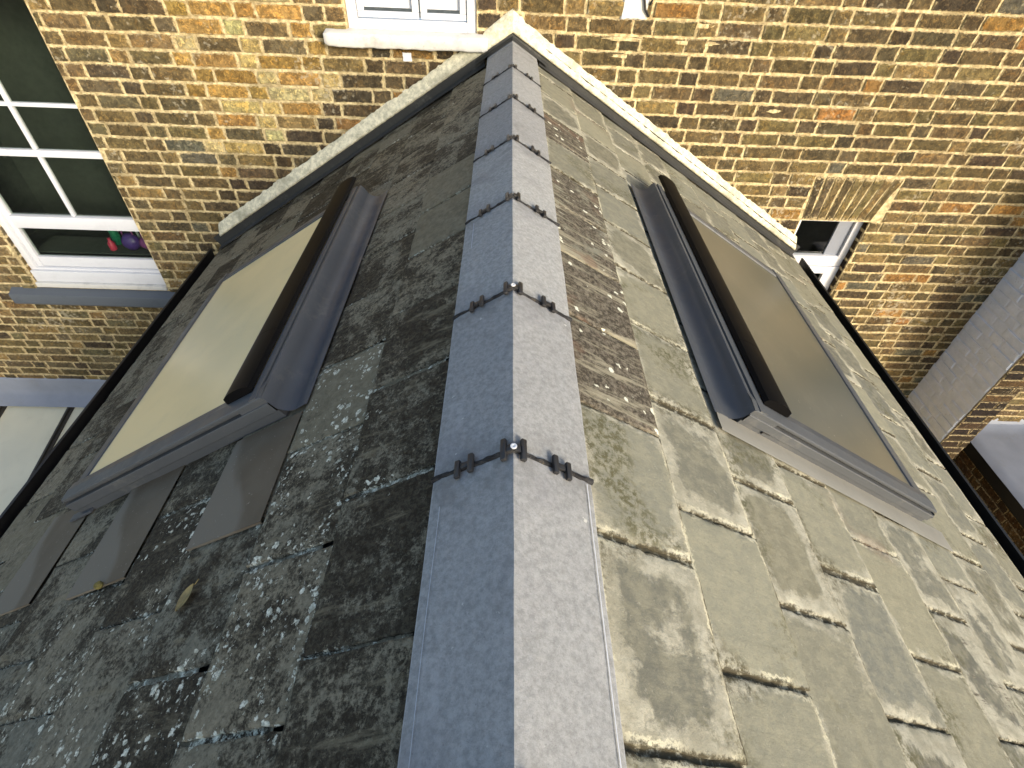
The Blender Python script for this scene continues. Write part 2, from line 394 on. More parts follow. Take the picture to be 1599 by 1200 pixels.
# ------------------------------------------------------------------ mesh builder
class MB:
    def __init__(s):
        s.v, s.f, s.mi, s.vt, s.ve, s.vl = [], [], [], [], [], []
        s.tint = (0, 0, 0); s.lich = 0.0
    def vert(s, p, e=1.0):
        s.v.append(tuple(p)); s.vt.append(s.tint); s.ve.append(e); s.vl.append(s.lich)
        return len(s.v) - 1
    def face(s, idx, m=0): s.f.append(tuple(idx)); s.mi.append(m)
    def grid(s, rows, m=0, closed=False):
        """rows: list of lists of (point, edge) or point"""
        ids = []
        for r in rows:
            ids.append([s.vert(*(p if isinstance(p[0], (tuple, list, Vector)) else (p,))) for p in r])
        for i in range(len(ids) - 1):
            for j in range(len(ids[i]) - 1): s.face((ids[i][j], ids[i][j + 1], ids[i + 1][j + 1], ids[i + 1][j]), m)
            if closed: s.face((ids[i][-1], ids[i][0], ids[i + 1][0], ids[i + 1][-1]), m)
        return ids
    def box(s, x0, x1, y0, y1, z0, z1, m=0, bev=0.0, fn=None, taper=None):
        bm = bmesh.new()
        bmesh.ops.create_cube(bm, size=1)
        for v in bm.verts:
            v.co = Vector(((x0 + x1) / 2 + v.co.x * (x1 - x0), (y0 + y1) / 2 + v.co.y * (y1 - y0), (z0 + z1) / 2 + v.co.z * (z1 - z0)))
        if bev: bmesh.ops.bevel(bm, geom=list(bm.edges), offset=bev, segments=2, affect='EDGES', profile=.6)
        base = len(s.v)
        bm.verts.index_update()
        for v in bm.verts: s.vert(fn(v.co) if fn else v.co)
        for f in bm.faces: s.face([base + v.index for v in f.verts], m)
        bm.free()
    def prism(s, prof, y0, y1, m=0, axis='y', caps=True, fn=None):
        """closed profile (a,b) extruded along y (or x)"""
        def P(a, b, y):
            p = (a, y, b) if axis == 'y' else (y, a, b)
            return fn(Vector(p)) if fn else p
        r0 = [s.vert(P(a, b, y0)) for a, b in prof]
        r1 = [s.vert(P(a, b, y1)) for a, b in prof]
        n = len(prof)
        for i in range(n): s.face((r0[i], r0[(i + 1) % n], r1[(i + 1) % n], r1[i]), m)
        if caps: s.face(r0[::-1], m); s.face(r1, m)
    def strip(s, prof, y0, y1, m=0, axis='y', seg=1, fn=None):
        rows = []
        for k in range(seg + 1):
            y = y0 + (y1 - y0) * k / seg
            rows.append([(fn(Vector((a, y, b) if axis == 'y' else (y, a, b))) if fn else ((a, y, b) if axis == 'y' else (y, a, b))) for a, b in prof])
        s.grid(rows, m)
    def tube(s, pts, r, m=0, n=8):
        rows = []
        for i, p in enumerate(pts):
            p = Vector(p)
            d = (Vector(pts[min(i + 1, len(pts) - 1)]) - Vector(pts[max(i - 1, 0)])).normalized()
            u = d.orthogonal().normalized(); w = d.cross(u)
            rr = r[i] if isinstance(r, (list, tuple)) else r
            rows.append([tuple(p + (u * math.cos(a) + w * math.sin(a)) * rr) for a in [2 * math.pi * k / n for k in range(n)]])
        ids = s.grid(rows, m, True)
        s.face(ids[0][::-1], m); s.face(ids[-1], m)
    def build(s, name, mats, parent=None, matrix=None, smooth=False, recalc=True):
        me = bpy.data.meshes.new(name)
        me.from_pydata(s.v, [], s.f)
        if not isinstance(mats, (list, tuple)): mats = [mats]
        for mm in mats: me.materials.append(M[mm] if isinstance(mm, str) else mm)
        me.polygons.foreach_set('material_index', s.mi)
        at = me.color_attributes.new('tint', 'FLOAT_COLOR', 'POINT')
        fl = []
        for t in s.vt: fl += [t[0], t[1], t[2], 1.0]
        at.data.foreach_set('color', fl)
        ea = me.attributes.new('edge', 'FLOAT', 'POINT'); ea.data.foreach_set('value', s.ve)
        la = me.attributes.new('lich', 'FLOAT', 'POINT'); la.data.foreach_set('value', s.vl)
        if recalc:
            bm = bmesh.new(); bm.from_mesh(me)
            bmesh.ops.recalc_face_normals(bm, faces=bm.faces); bm.to_mesh(me); bm.free()
        if smooth:
            me.polygons.foreach_set('use_smooth', [True] * len(me.polygons))
            if smooth != 'all':
                try: me.set_sharp_from_angle(angle=math.radians(smooth))
                except Exception: pass
        me.update()
        o = bpy.data.objects.new(name, me)
        col.objects.link(o)
        if matrix is not None: o.matrix_world = matrix
        if parent is not None: attach(o, parent)
        return o

WM = {}
def attach(o, parent):
    """parent o keeping its world placement"""
    o.parent = parent
    o.matrix_parent_inverse = WM.get(parent.name, Matrix.Identity(4)).inverted()
    w = o.matrix_basis.copy()
    WM[o.name] = w
def empty(name, loc=(0, 0, 0), matrix=None, parent=None):
    o = bpy.data.objects.new(name, None)
    o.empty_display_size = .1
    col.objects.link(o)
    o.matrix_basis = matrix.copy() if matrix is not None else Matrix.Translation(loc)
    WM[o.name] = o.matrix_basis.copy()
    if parent is not None: attach(o, parent)
    return o
def tag(o, label=None, cat=None, group=None, kind=None):
    if label: o['label'] = label
    if cat: o['category'] = cat
    if group: o['group'] = group
    if kind: o['kind'] = kind
    return o
_build = MB.build

# ------------------------------------------------------------------ brickwork
PAL = {
 'dark': [((0.105, 0.080, 0.039), 6), ((0.130, 0.099, 0.047), 5), ((0.088, 0.069, 0.039), 4), ((0.164, 0.122, 0.055), 3), ((0.063, 0.049, 0.030), 2.2), ((0.244, 0.139, 0.046), 1.0), ((0.105, 0.102, 0.071), 1.0)],
 'orange': [((0.326, 0.213, 0.071), 5), ((0.374, 0.291, 0.118), 4), ((0.269, 0.173, 0.056), 3), ((0.391, 0.345, 0.169), 3), ((0.114, 0.095, 0.052), 2.0), ((0.342, 0.181, 0.122), .4)],
 'mid': [((0.147, 0.109, 0.052), 5), ((0.113, 0.086, 0.042), 5), ((0.210, 0.147, 0.063), 2.5), ((0.134, 0.109, 0.060), 3), ((0.074, 0.057, 0.035), 2.5)],
 'grimy': [((0.076, 0.057, 0.032), 4), ((0.101, 0.077, 0.042), 4), ((0.066, 0.052, 0.034), 4), ((0.168, 0.122, 0.055), 2), ((0.235, 0.139, 0.055), 1)],
 'sooty': [((0.029, 0.020, 0.012), 4), ((0.040, 0.027, 0.015), 3), ((0.018, 0.014, 0.011), 4), ((0.059, 0.038, 0.018), 2)],  # very dark bricks, shade put into their colour
 'brown': [((0.071, 0.044, 0.021), 4), ((0.092, 0.057, 0.027), 3), ((0.042, 0.030, 0.020), 4), ((0.134, 0.080, 0.034), 2)],
}
def pick(p):
    w = sum(x[1] for x in PAL[p]); r = rnd() * w
    for c, k in PAL[p]:
        r -= k
        if r <= 0: break
    f = uni(.92, 1.26)
    return tuple(x * f * uni(.95, 1.05) for x in c)

def one_brick(mb, corners, fn, depth, tint):
    """corners: 4 (u,v) anticlockwise; fn(u,v,d) -> world point, d outwards"""
    mb.tint = tint
    per = []
    for k in range(4):
        a, b = corners[k], corners[(k + 1) % 4]
        n = 3 if k % 2 == 0 else 2
        for j in range(n):
            f = j / n
            p = [a[0] + (b[0] - a[0]) * f, a[1] + (b[1] - a[1]) * f]
            per.append((p[0] + uni(-.0030, .0030), p[1] + uni(-.0030, .0030)))
    cu = sum(p[0] for p in per) / len(per); cv = sum(p[1] for p in per) / len(per)
    def ring(inset, d, e, jit=.0008):
        out = []
        for u, v in per:
            L = math.hypot(u - cu, v - cv)
            k = max(0.0, 1 - inset / L * (1.0 + uni(-.3, .3)))
            # keep the inset roughly constant on the long axis too
            out.append(mb.vert(fn(cu + (u - cu) * k, cv + (v - cv) * (1 - inset / .034 * uni(.7, 1.2) * .8 if inset else 1), d + uni(-jit, jit)), e))
        return out
    r0 = ring(0, -.008, 0.0); r1 = ring(.0015, depth * .55, 0.0); r2 = ring(.006, depth, .30); r3 = ring(.016, depth + .0008, 1.0)
    n = len(per)
    for A, B in ((r0, r1), (r1, r2), (r2, r3)):
        for i in range(n): mb.face((A[i], A[(i + 1) % n], B[(i + 1) % n], B[i]))
    c = mb.vert(fn(cu, cv, depth + uni(0, .0015)), 1.0)
    for i in range(n): mb.face((r3[i], r3[(i + 1) % n], c))

def brickwork(mb, u0, u1, v0, v1, fn, palf, skip=None, course=.079, st=.240, hd=.115, joint=.0105, vref=.03, depth=.006, openings=()):
    k0 = math.floor((v0 - vref) / course)
    v = vref + k0 * course
    k = k0
    while v < v1:
        uu = u0 - uni(0, .02) - (.1775 if k % 2 else 0.0)
        i = k % 2
        va, vb = max(v, v0), min(v + course, v1)
        while uu < u1:
            w = (st if i % 2 == 0 else hd) + uni(-.006, .006)
            segs = [(max(uu, u0), min(uu + w, u1))]
            for (a, b, c, d) in openings:
                if vb > c + .012 and va < d - .012:
                    ns = []
                    for (p, q) in segs:
                        if q <= a or p >= b: ns.append((p, q))
                        else:
                            if p < a: ns.append((p, a))
                            if q > b: ns.append((b, q))
                    segs = ns
            for (p, q) in segs:
                if q - p > .028 and vb - va > .03 and not (skip and skip((p + q) / 2, (va + vb) / 2)):
                    j = joint / 2
                    wob = uni(-.0018, .0018)
                    t = uni(-.0012, .0012)
                    c4 = [(p + j, va + j + wob), (q - j, va + j + wob + t), (q - j, vb - j + wob + t), (p + j, vb - j + wob)]
                    one_brick(mb, c4, fn, depth + uni(-.003, .005), pick(palf((p + q) / 2, (va + vb) / 2)))
            uu += w; i += 1
        v += course; k += 1

def bed(mb, u0, u1, v0, v1, fn, openings=(), step=.045, m=1, amp=.0022, skip=None):
    us = sorted(set([u0, u1] + [o for op in openings for o in op[:2] if u0 < o < u1]))
    vs = sorted(set([v0, v1] + [o for op in openings for o in op[2:4] if v0 < o < v1]))
    def sub(a):
        out = [a[0]]
        for p, q in zip(a, a[1:]):
            n = max(1, int((q - p) / step))
            out += [p + (q - p) * k / n for k in range(1, n + 1)]
        return out
    us, vs = sub(us), sub(vs)
    ids = {}
    mb.tint = (.5, .4, .25)
    def gv(i, j):
        if (i, j) not in ids:
            ids[(i, j)] = mb.vert(fn(us[i], vs[j], noise.noise(Vector((us[i] * 22, vs[j] * 22, 3))) * amp), 0)
        return ids[(i, j)]
    for i in range(len(us) - 1):
        for j in range(len(vs) - 1):
            cu, cv = (us[i] + us[i + 1]) / 2, (vs[j] + vs[j + 1]) / 2
            if any(a < cu < b and c < cv < d for a, b, c, d in openings): continue
            if skip and skip(cu, cv): continue
            mb.face((gv(i, j), gv(i + 1, j), gv(i + 1, j + 1), gv(i, j + 1)), m)

# ------------------------------------------------------------------ the brick house
house = tag(empty('brick_house', (0, D, GZ)), 'tall yellow stock brick house wall closing the far end of the roof', 'house')
OPEN = [(-3.52, -2.55, -1.72, .22), (2.005, 2.49, -2.1, -.998), (-.885, -.193, 0.0, 1.5)]
LINT = (1.985, 2.56, -.998, -.69)
def wall_fn(u, v, d): return (u, D - d, v)
def hidden(u, v):
    return abs(u) < 1.85 and v < -.70 * abs(u) - .22
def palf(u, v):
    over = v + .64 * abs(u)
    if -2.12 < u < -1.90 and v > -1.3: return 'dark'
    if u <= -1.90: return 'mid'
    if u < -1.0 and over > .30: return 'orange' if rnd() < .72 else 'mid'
    if u < -.1: return 'grimy' if over < .42 or rnd() < .35 else 'mid'  # grime, plus the roof's shadow painted in just above the left slope
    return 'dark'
mb = MB()
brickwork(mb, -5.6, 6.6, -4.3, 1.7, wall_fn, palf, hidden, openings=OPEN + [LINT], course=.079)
# soldier arch over the small window
n_v = 9
for i in range(n_v):
    f0, f1 = i / n_v, (i + 1) / n_v
    b0, b1 = 2.005 + (2.49 - 2.005) * f0, 2.005 + (2.49 - 2.005) * f1
    t0, t1 = LINT[0] + (LINT[1] - LINT[0]) * f0, LINT[0] + (LINT[1] - LINT[0]) * f1
    j = .005
    one_brick(mb, [(b0 + j, LINT[2] + .004), (b1 - j, LINT[2] + .004), (t1 - j, LINT[3] - j), (t0 + j, LINT[3] - j)], wall_fn, .006, pick('dark'))
bed(mb, -5.6, 6.6, -4.5, 1.7, wall_fn, OPEN)
# brick reveals of the openings
def rv_fn_right(x):  return lambda u, v, d: (x - d, D + u, v)
def rv_fn_left(x):   return lambda u, v, d: (x + d, D + u, v)
for (x, sgn, z0, z1) in ((2.49, -1, -2.1, -.998), (-3.52, 1, -1.72, .22)):
    f = rv_fn_right(x) if sgn < 0 else rv_fn_left(x)
    v = z0
    k = 0
    while v < z1 - .03:
        one_brick(mb, [(.006, v + .006), (.105, v + .006), (.105, min(v + .073, z1)), (.006, min(v + .073, z1))], f, .003, pick('sooty' if sgn < 0 else 'mid'))  # right reveal turns from the sun, its shade is in the brick colour
        v += .079; k += 1
    mb.tint = (.4, .3, .2)
    mb.grid([[(x, D, z0), (x, D + .11, z0)], [(x, D, z1), (x, D + .11, z1)]], 1)
for (x, z0, z1) in ((2.005, -2.1, -.998), (-2.55, -1.72, .22), (-.885, 0, 1.5), (-.193, 0, 1.5)):
    mb.grid([[(x, D, z0), (x, D + .11, z0)], [(x, D, z1), (x, D + .11, z1)]], 1)
mb.grid([[(2.005, D, -.998), (2.49, D, -.998)], [(2.005, D + .11, -.998), (2.49, D + .11, -.998)]], 1)
mb.grid([[(-3.52, D, .22), (-2.55, D, .22)], [(-3.52, D + .11, .22), (-2.55, D + .11, .22)]], 1)
wall = mb.build('wall', ['brick', 'mortar'], house, recalc=False)

# pale repair patches smeared on the brickwork
def blob_patch(name, cx, cz, w, h, th, mat, parent, seed, label=None, sq=False):
    m_ = MB(); rng = random.Random(seed); n = 40
    pr = []
    for k in range(n):
        a = 2 * math.pi * k / n
        rr = 1 + rng.uniform(-.10, .10) + .45 * noise.noise(Vector((math.cos(a) * 1.8, math.sin(a) * 1.8, seed * 3.1)))
        ca, sa = math.cos(a), math.sin(a)
        if sq:
            q = max(abs(ca), abs(sa)); ca, sa = ca / q, sa / q; rr = 1 + rng.uniform(-.05, .05)
        pr.append((cx + ca * w / 2 * rr, cz + sa * h / 2 * rr))
    a = [m_.vert((x, D - .004, z)) for x, z in pr]
    b = [m_.vert((cx + (x - cx) * .9, D - .004 - th, cz + (z - cz) * .9)) for x, z in pr]
    for i in range(n): m_.face((a[i], a[(i + 1) % n], b[(i + 1) % n], b[i]))
    c = m_.vert((cx, D - .005 - th, cz))
    for i in range(n): m_.face((b[i], b[(i + 1) % n], c))
    o = m_.build(name, mat, parent, smooth=40)
    if label: tag(o, label)
    return o
blob_patch('mortar_patch', .64, .175, .14, .15, .009, 'white_old', house, 3, 'white painted patch on the bricks right of the apex', True)
blob_patch('mortar_patch', -.58, -.115, .05, .045, .006, 'white_paint', house, 11, 'small white square under the white sill', True)
for sd0, (px_, pz_, pw_, ph_) in enumerate(((.46, .092, .20, .024), (.60, .012, .22, .022), (1.00, .085, .16, .02), (1.00, .004, .22, .024), (.62, -.07, .13, .022), (1.56, -.32, .09, .022))):
    blob_patch('mortar_patch', px_, pz_, pw_, ph_, .004, 'mortar', house, 20 + sd0)
# broken end of a cable bracket on the white patch
m_ = MB(); m_.tube([(.69, D - .016, .27), (.672, D - .022, .21), (.69, D - .024, .15), (.715, D - .018, .118)], .006)
m_.tube([(.715, D - .016, .26), (.722, D - .022, .20), (.71, D - .022, .17)], .005)
m_.build('old_cable', 'black_plastic', house, smooth='all')

def frame_rect(m_, x0, x1, z0, z1, t, y0, y1, bev=.004):
    m_.box(x0, x0 + t, y0, y1, z0, z1, bev=bev); m_.box(x1 - t, x1, y0, y1, z0, z1, bev=bev)
    m_.box(x0 + t, x1 - t, y0 + .0012, y1 - .001, z0, z0 + t, bev=bev); m_.box(x0 + t, x1 - t, y0 + .0012, y1 - .001, z1 - t, z1, bev=bev)
def pane(x0, x1, z0, z1, y, parent, mat='glass'):
    m_ = MB(); m_.box(x0, x1, y, y + .005, z0, z1)
    return m_.build('pane', mat, parent)
def room(x0, x1, z0, z1, y0, depth, parent):
    m_ = MB()
    y1 = y0 + depth
    X0, X1, Z0, Z1 = x0 - .4, x1 + .4, z0 - .02, z1 + .3
    m_.grid([[(X0, y1, Z0), (X1, y1, Z0)], [(X0, y1, Z1), (X1, y1, Z1)]])
    m_.grid([[(X0, y0, Z0), (X0, y1, Z0)], [(X0, y0, Z1), (X0, y1, Z1)]])
    m_.grid([[(X1, y0, Z0), (X1, y1, Z0)], [(X1, y0, Z1), (X1, y1, Z1)]])
    m_.grid([[(X0, y0, Z0), (X1, y0, Z0)], [(X0, y1, Z0), (X1, y1, Z0)]])
    m_.grid([[(X0, y0, Z1), (X1, y0, Z1)], [(X0, y1, Z1), (X1, y1, Z1)]])
    for (a, b, c, d) in ((X0, x0, Z0, Z1), (x1, X1, Z0, Z1), (x0, x1, z1, Z1)):
        m_.grid([[(a, y0, c), (b, y0, c)], [(a, y0, d), (b, y0, d)]])
    return m_.build('room_lining', 'dark_room', parent, recalc=False)

# large white sash window at the left
w1 = tag(empty('window', (-3.035, D, -1.7), parent=house), 'tall white sash window with small panes left of the roof')
m_ = MB()
X0, X1 = -3.530, -2.475
frame_rect(m_, X0, X1, -1.64, .24, .055, D + .035, D + .12)
m_.box(-3.515, -2.553, D + .012, D + .034, -1.69, -1.60, bev=.004); m_.box(X0 + .002, X1 - .002, D + .035, D + .11, -1.69, -1.642, bev=.004)
m_.build('frame', 'white_paint', w1, smooth=35)
m_ = MB()
xa, xb = X0 + .056, X1 - .056
ys = D + .055
# upper sash with glazing bars, lower sash, rails
m_.box(xa, xa + .04, ys, ys + .04, -1.585, .14, bev=.004); m_.box(xb - .04, xb, ys, ys + .04, -1.585, .14, bev=.004)
for (z0, z1, dy) in ((-1.582, -1.505, 0), (-1.270, -1.180, -.012), (-.770, -.728, -.002), (.095, .14, 0)):
    m_.box(xa + .0405, xb - .0405, ys + dy + .001, ys + .039, z0, z1, bev=.005)
m_.build('sash', 'white_paint', w1, smooth=35)
m_ = MB()
for (x, z0, z1) in ((-3.0, -1.178, -.772), (-3.0, -.726, .094)):
    m_.box(x - .011, x + .011, ys + .004, ys + .034, z0, z1, bev=.003)
for (z) in (-.46,):
    m_.box(xa + .0405, -3.012, ys + .006, ys + .036, z - .011, z + .011, bev=.003)
    m_.box(-2.988, xb - .0405, ys + .006, ys + .036, z - .011, z + .011, bev=.003)
m_.build('glazing_bar', 'white_paint', w1, smooth=35)
pane(xa + .03, xb - .03, -1.52, .11, ys + .022, w1)
room(X0, X1, -1.64, .2, D + .125, .75, w1)
m_ = MB()
def wav(p): return Vector((p.x, p.y, p.z + .003 * noise.noise(p * 9)))
m_.prism([(D + .09, -1.695), (D - .062, -1.765), (D - .066, -1.778), (D - .064, -1.845), (D - .052, -1.86), (D + .0, -1.862)], -3.72, -2.50, axis='x', fn=wav)
m_.build('sill', 'sill_grey', w1, smooth=25)
m_ = MB(); m_.box(-3.517, -2.553, D - .012, D + .034, -1.727, -1.6905, bev=.006)
m_.build('sill_board', 'white_old', w1, smooth=35)

# white window at the top
w2 = tag(empty('window', (-.54, D, 0), parent=house), 'white painted window with its bottom rail just above the roof apex')
m_ = MB(); frame_rect(m_, -.883, -.195, .002, 1.5, .05, D + .015, D + .10)
m_.build('frame', 'white_paint', w2, smooth=35)
m_ = MB()
for (a, b) in ((-.829, -.503), (-.494, -.249)):
    m_.box(a, b, D + .028, D + .045, .057, .086, bev=.004)
    m_.box(a, a + .035, D + .028, D + .045, .0865, 1.44, bev=.004); m_.box(b - .035, b, D + .028, D + .045, .0865, 1.44, bev=.004)
m_.build('sash', 'white_paint', w2, smooth=35)
pane(-.80, -.53, .10, 1.44, D + .052, w2, 'white_paint'); pane(-.465, -.28, .10, 1.44, D + .052, w2, 'white_paint')
m_ = MB()
def wob(p):
    n = noise.noise(p * 22) * .004 + noise.noise(p * 60) * .0025
    return Vector((p.x, p.y + n, p.z + n))
rows = []
pf = [(D + .012, .006), (D - .072, .001), (D - .078, -.003), (D - .080, -.012), (D - .079, -.056), (D - .074, -.063), (D - .062, -.066), (D, -.068)]
for k in range(45):
    x = -1.005 + (.873) * k / 44
    r = .0
    e = min(k, 44 - k)
    sh = .012 if e == 0 else 0
    rows.append([wob(Vector((x, a if i in (0, 7) else a + sh, b if i in (0,) else b + (sh * .6 if i > 2 else -sh * .6)))) for i, (a, b) in enumerate(pf)])
ids = m_.grid([[tuple(p) for p in r] for r in rows])
m_.face(ids[0]); m_.face(ids[-1][::-1])
m_.build('sill', 'white_old', w2, smooth=50)

# small window at the right under a soldier arch
w3 = tag(empty('window', (2.25, D, -1.7), parent=house), 'small white window under a brick arch at the right eave')
m_ = MB()
m_.box(2.008, 2.486, D + .060, D + .11, -1.385, -1.325, bev=.004)
m_.box(2.436, 2.487, D + .055, D + .11, -2.1, -1.3865, bev=.004); m_.box(2.436, 2.487, D + .055, D + .11, -1.3235, -1.0, bev=.004)
m_.box(2.008, 2.050, D + .055, D + .11, -2.1, -1.3865, bev=.004); m_.box(2.008, 2.050, D + .055, D + .11, -1.3235, -1.0, bev=.004)
m_.box(2.0505, 2.4355, D + .056, D + .108, -1.030, -1.001, bev=.004)
m_.build('frame', 'white_paint', w3, smooth=35)
m_ = MB()
m_.box(2.052, 2.434, D + .050, D + .085, -1.445, -1.388, bev=.004)
m_.box(2.385, 2.434, D + .051, D + .085, -2.1, -1.446, bev=.004)
m_.box(2.052, 2.100, D + .051, D + .085, -2.1, -1.446, bev=.004)
m_.box(2.052, 2.434, D + .052, D + .10, -1.322, -1.300, bev=.004)
m_.build('casement', 'white_paint', w3, smooth=35)
m_ = MB(); m_.box(2.330, 2.4345, D + .075, D + .09, -1.299, -1.031, bev=.002)
tag(m_.build('side_board', 'lead', w3), 'pale grey board beside the dark upper pane')
pane(2.052, 2.33, -1.299, -1.031, D + .088, w3); pane(2.10, 2.385, -2.1, -1.446, D + .075, w3)
room(2.008, 2.487, -2.1, -1.0, D + .112, .6, w3)

# odd things lying inside the left window
def lathe(m_, cx, cy, cz, prof, n=16, m=0):
    rows = [[(cx + r * math.cos(2 * math.pi * k / n), cy + r * math.sin(2 * math.pi * k / n), cz + z) for k in range(n)] for r, z in prof]
    ids = m_.grid(rows, m, True)
    m_.face(ids[0][::-1], m); m_.face(ids[-1], m)
yy = D + .20
m_ = MB(); m_.box(-3.50, -2.40, D + .13, D + .36, -1.515, -1.503, bev=.003)
m_.build('window_board', 'dark_room', w1)
m_ = MB(); lathe(m_, -2.94, yy - .02, -1.502, [(.020, 0), (.024, .004), (.024, .055), (.010, .075), (.010, .095), (.001, .097)])
o = m_.build('bottle', 'pinkred', smooth=40); tag(o, 'small pink red bottle behind the lowest pane of the left window', 'bottle')
m_ = MB(); lathe(m_, -2.95, yy + .07, -1.502, [(.026, 0), (.030, .005), (.030, .12), (.014, .15), (.014, .17), (.001, .172)])
o = m_.build('bottle', 'green', smooth=40); tag(o, 'dark green bottle standing behind the pink red one inside the window', 'bottle')
def bag(name, cx, cy, z, w, h, d, mat, label):
    m_ = MB(); rows = []
    for i in range(9):
        f = i / 8
        rr = math.sin(math.pi * min(.97, max(.06, f * .85 + .1))) ** .6
        rows.append([(cx + math.cos(a) * w / 2 * rr * (1 + .08 * noise.noise(Vector((a, f * 3, cx)))), cy + math.sin(a) * d / 2 * rr, z + f * h) for a in [2 * math.pi * k / 16 for k in range(16)]])
    ids = m_.grid(rows, 0, True); m_.face(ids[0][::-1]); m_.face(ids[-1])
    m_.tube([(cx + math.cos(a) * w * .3, cy, z + h * .92 + math.sin(a) * h * .5) for a in [math.pi * k / 8 for k in range(9)]], .005, 1)
    return tag(m_.build(name, [mat, 'magenta'], smooth='all'), label, 'bag')
bag('toy_bag', -2.80, yy, -1.502, .13, .125, .10, 'purple', 'round purple bag with a thin pink handle behind the window')
bag('toy_bag', -2.665, yy + .01, -1.502, .16, .11, .11, 'magenta', 'magenta bag beside the purple one at the window corner')
m_ = MB()
for k in range(7): m_.box(-2.80 + k * .028, -2.787 + k * .028, yy + .09, yy + .10, -1.502, -1.35 - .01 * (k % 2), m=k % 2)
tag(m_.build('striped_cloth', ['white_paint', 'magenta']), 'white and magenta striped cloth hanging behind the bags', 'cloth')

# ------------------------------------------------------------------ slate roof
roof = tag(empty('slate_roof_extension', (0, 0.5, GZ)), 'slate gable roof with a concrete ridge and two roof windows', 'roof')
EXR, EXL = .2285, .2475
TH = .0075
def slate(mb, sd_, s0, s1, tail, y0, y1, expo, lvl=0.0, nx=7, ny=7, rough=1.0):
    """one slate: head s0, tail s1 (distance down the slope)"""
    g = TH / expo
    inc = [0, .012, .045]
    sv = max(s0 + .02, tail - expo - .02)
    su = [s0] + [sv + (s1 - .012 - sv) * k / 24 for k in range(25)] + [s1 - .006, s1]
    w = y1 - y0
    yv = [0, .004, .009, .020] + [.02 + (w - .04) * k / (ny - 1) for k in range(1, ny - 1)] + [w - .020, w - .009, w - .004, w]
    sy = rnd() * 50
    bow = uni(-.002, .003); twist = uni(-.0015, .0015)
    top = []
    for s in su:
        row = []
        for yy_ in yv:
            de = min(yy_, w - yy_, s1 - s)
            j = rough * .004 * noise.noise(Vector((s * 38 + sy, yy_ * 30, sy)))
            j2 = rough * .0042 * noise.noise(Vector((s * 90 + sy, yy_ * 90, sy * 2)))
            y = yy_
            if yy_ <= 0: y = yy_ + abs(j) * 1.5 + abs(j2)
            if yy_ >= w: y = yy_ - abs(j) * 1.5 - abs(j2)
            ss = s
            if s >= s1: ss = s - abs(j) * 1.3 - abs(j2)
            n_ = (s - tail) * -g * -1.0
            n_ = -(tail - s) * g * 1.0
            drop = 0
            if de <= .0001: drop = .0042 + abs(j2) * .8
            elif de < .0065: drop = .0020 + .8 * j2 + .5 * abs(j)
            elif de < .012: drop = .0006 + .9 * max(0, j2)
            elif de < .025: drop = .2 * abs(j)
            u = yy_ / w - .5
            relief = .0012 * noise.noise(Vector((s * 9 + sy, yy_ * 14, sy))) * rough
            nn = n_ - drop + relief + bow * (u * u * 4 - .5) * .5 + twist * u + lvl
            e = min(1.0, max(0, min(de, s - (tail - expo) + .01)) / .065)
            row.append(((sd_ * ss, y0 + y, nn), e))
        top.append(row)
    ids = mb.grid(top)
    # sides
    def down(i_): 
        p = mb.v[i_]; return mb.vert((p[0], p[1], p[2] - TH * .95 + .0036), 0.0)
    ring = [r[0] for r in ids] + ids[-1][1:] + [r[-1] for r in reversed(ids[:-1])]
    low = [down(i_) for i_ in ring]
    for a in range(len(ring) - 1): mb.face((ring[a], low[a], low[a + 1], ring[a + 1]))

def slope_mesh(sd_, expo, first, joints, tintf, lichf, y_lo, y_hi):
    mb = MB()
    tail = first
    k = 0
    while tail < SE + expo * .6:
        t_ = min(tail, SE)
        jo = joints(k)
        y = jo + .2985 * math.floor((y_lo - jo) / .2985)
        while y < y_hi:
            a, b = max(y, y_lo), min(y + .2985, y_hi)
            if b - a > .03:
                dy = uni(-.004, .004)
                gap = uni(.001, .0032)
                jt = uni(-.004, .004)
                mb.tint = tintf(k, (a + b) / 2)
                mb.lich = lichf(k, (a + b) / 2)
                s0 = max(.05, t_ + jt - .5 + .04)
                slate(mb, sd_, s0, t_ + jt, tail, a + (dy if a > y_lo else 0) + gap, b + (dy if b < y_hi else 0) - gap, expo, lvl=uni(-.0006, .0012))
            y += .2985
        tail += expo; k += 1
    return mb

def tint_r(k, y):
    if k == 0 and (.74 < y < 1.8) : d = .95 if y < 1.5 else .62
    elif k == 0 and (2.18 < y < 2.5): d = .9
    else: d = uni(0, .10) if rnd() < .95 else .40
    return (rnd(), d, rnd() * (1 if k > 1 else .7))
def joints_r(k): return {0: .157, 1: .285}.get(k, (.135 if k % 2 == 0 else .29) + uni(-.012, .012))
mb = slope_mesh(1, EXR, .395, joints_r, tint_r, lambda k, y: .30 * max(0, min(1, (y - 1.2) / .8)), YB, D - .03)
slopeR = mb.build('slate_slope', 'slate_r', roof, MR, smooth=30, recalc=False)
tag(slopeR, 'sunlit pale olive slates of the right slope')

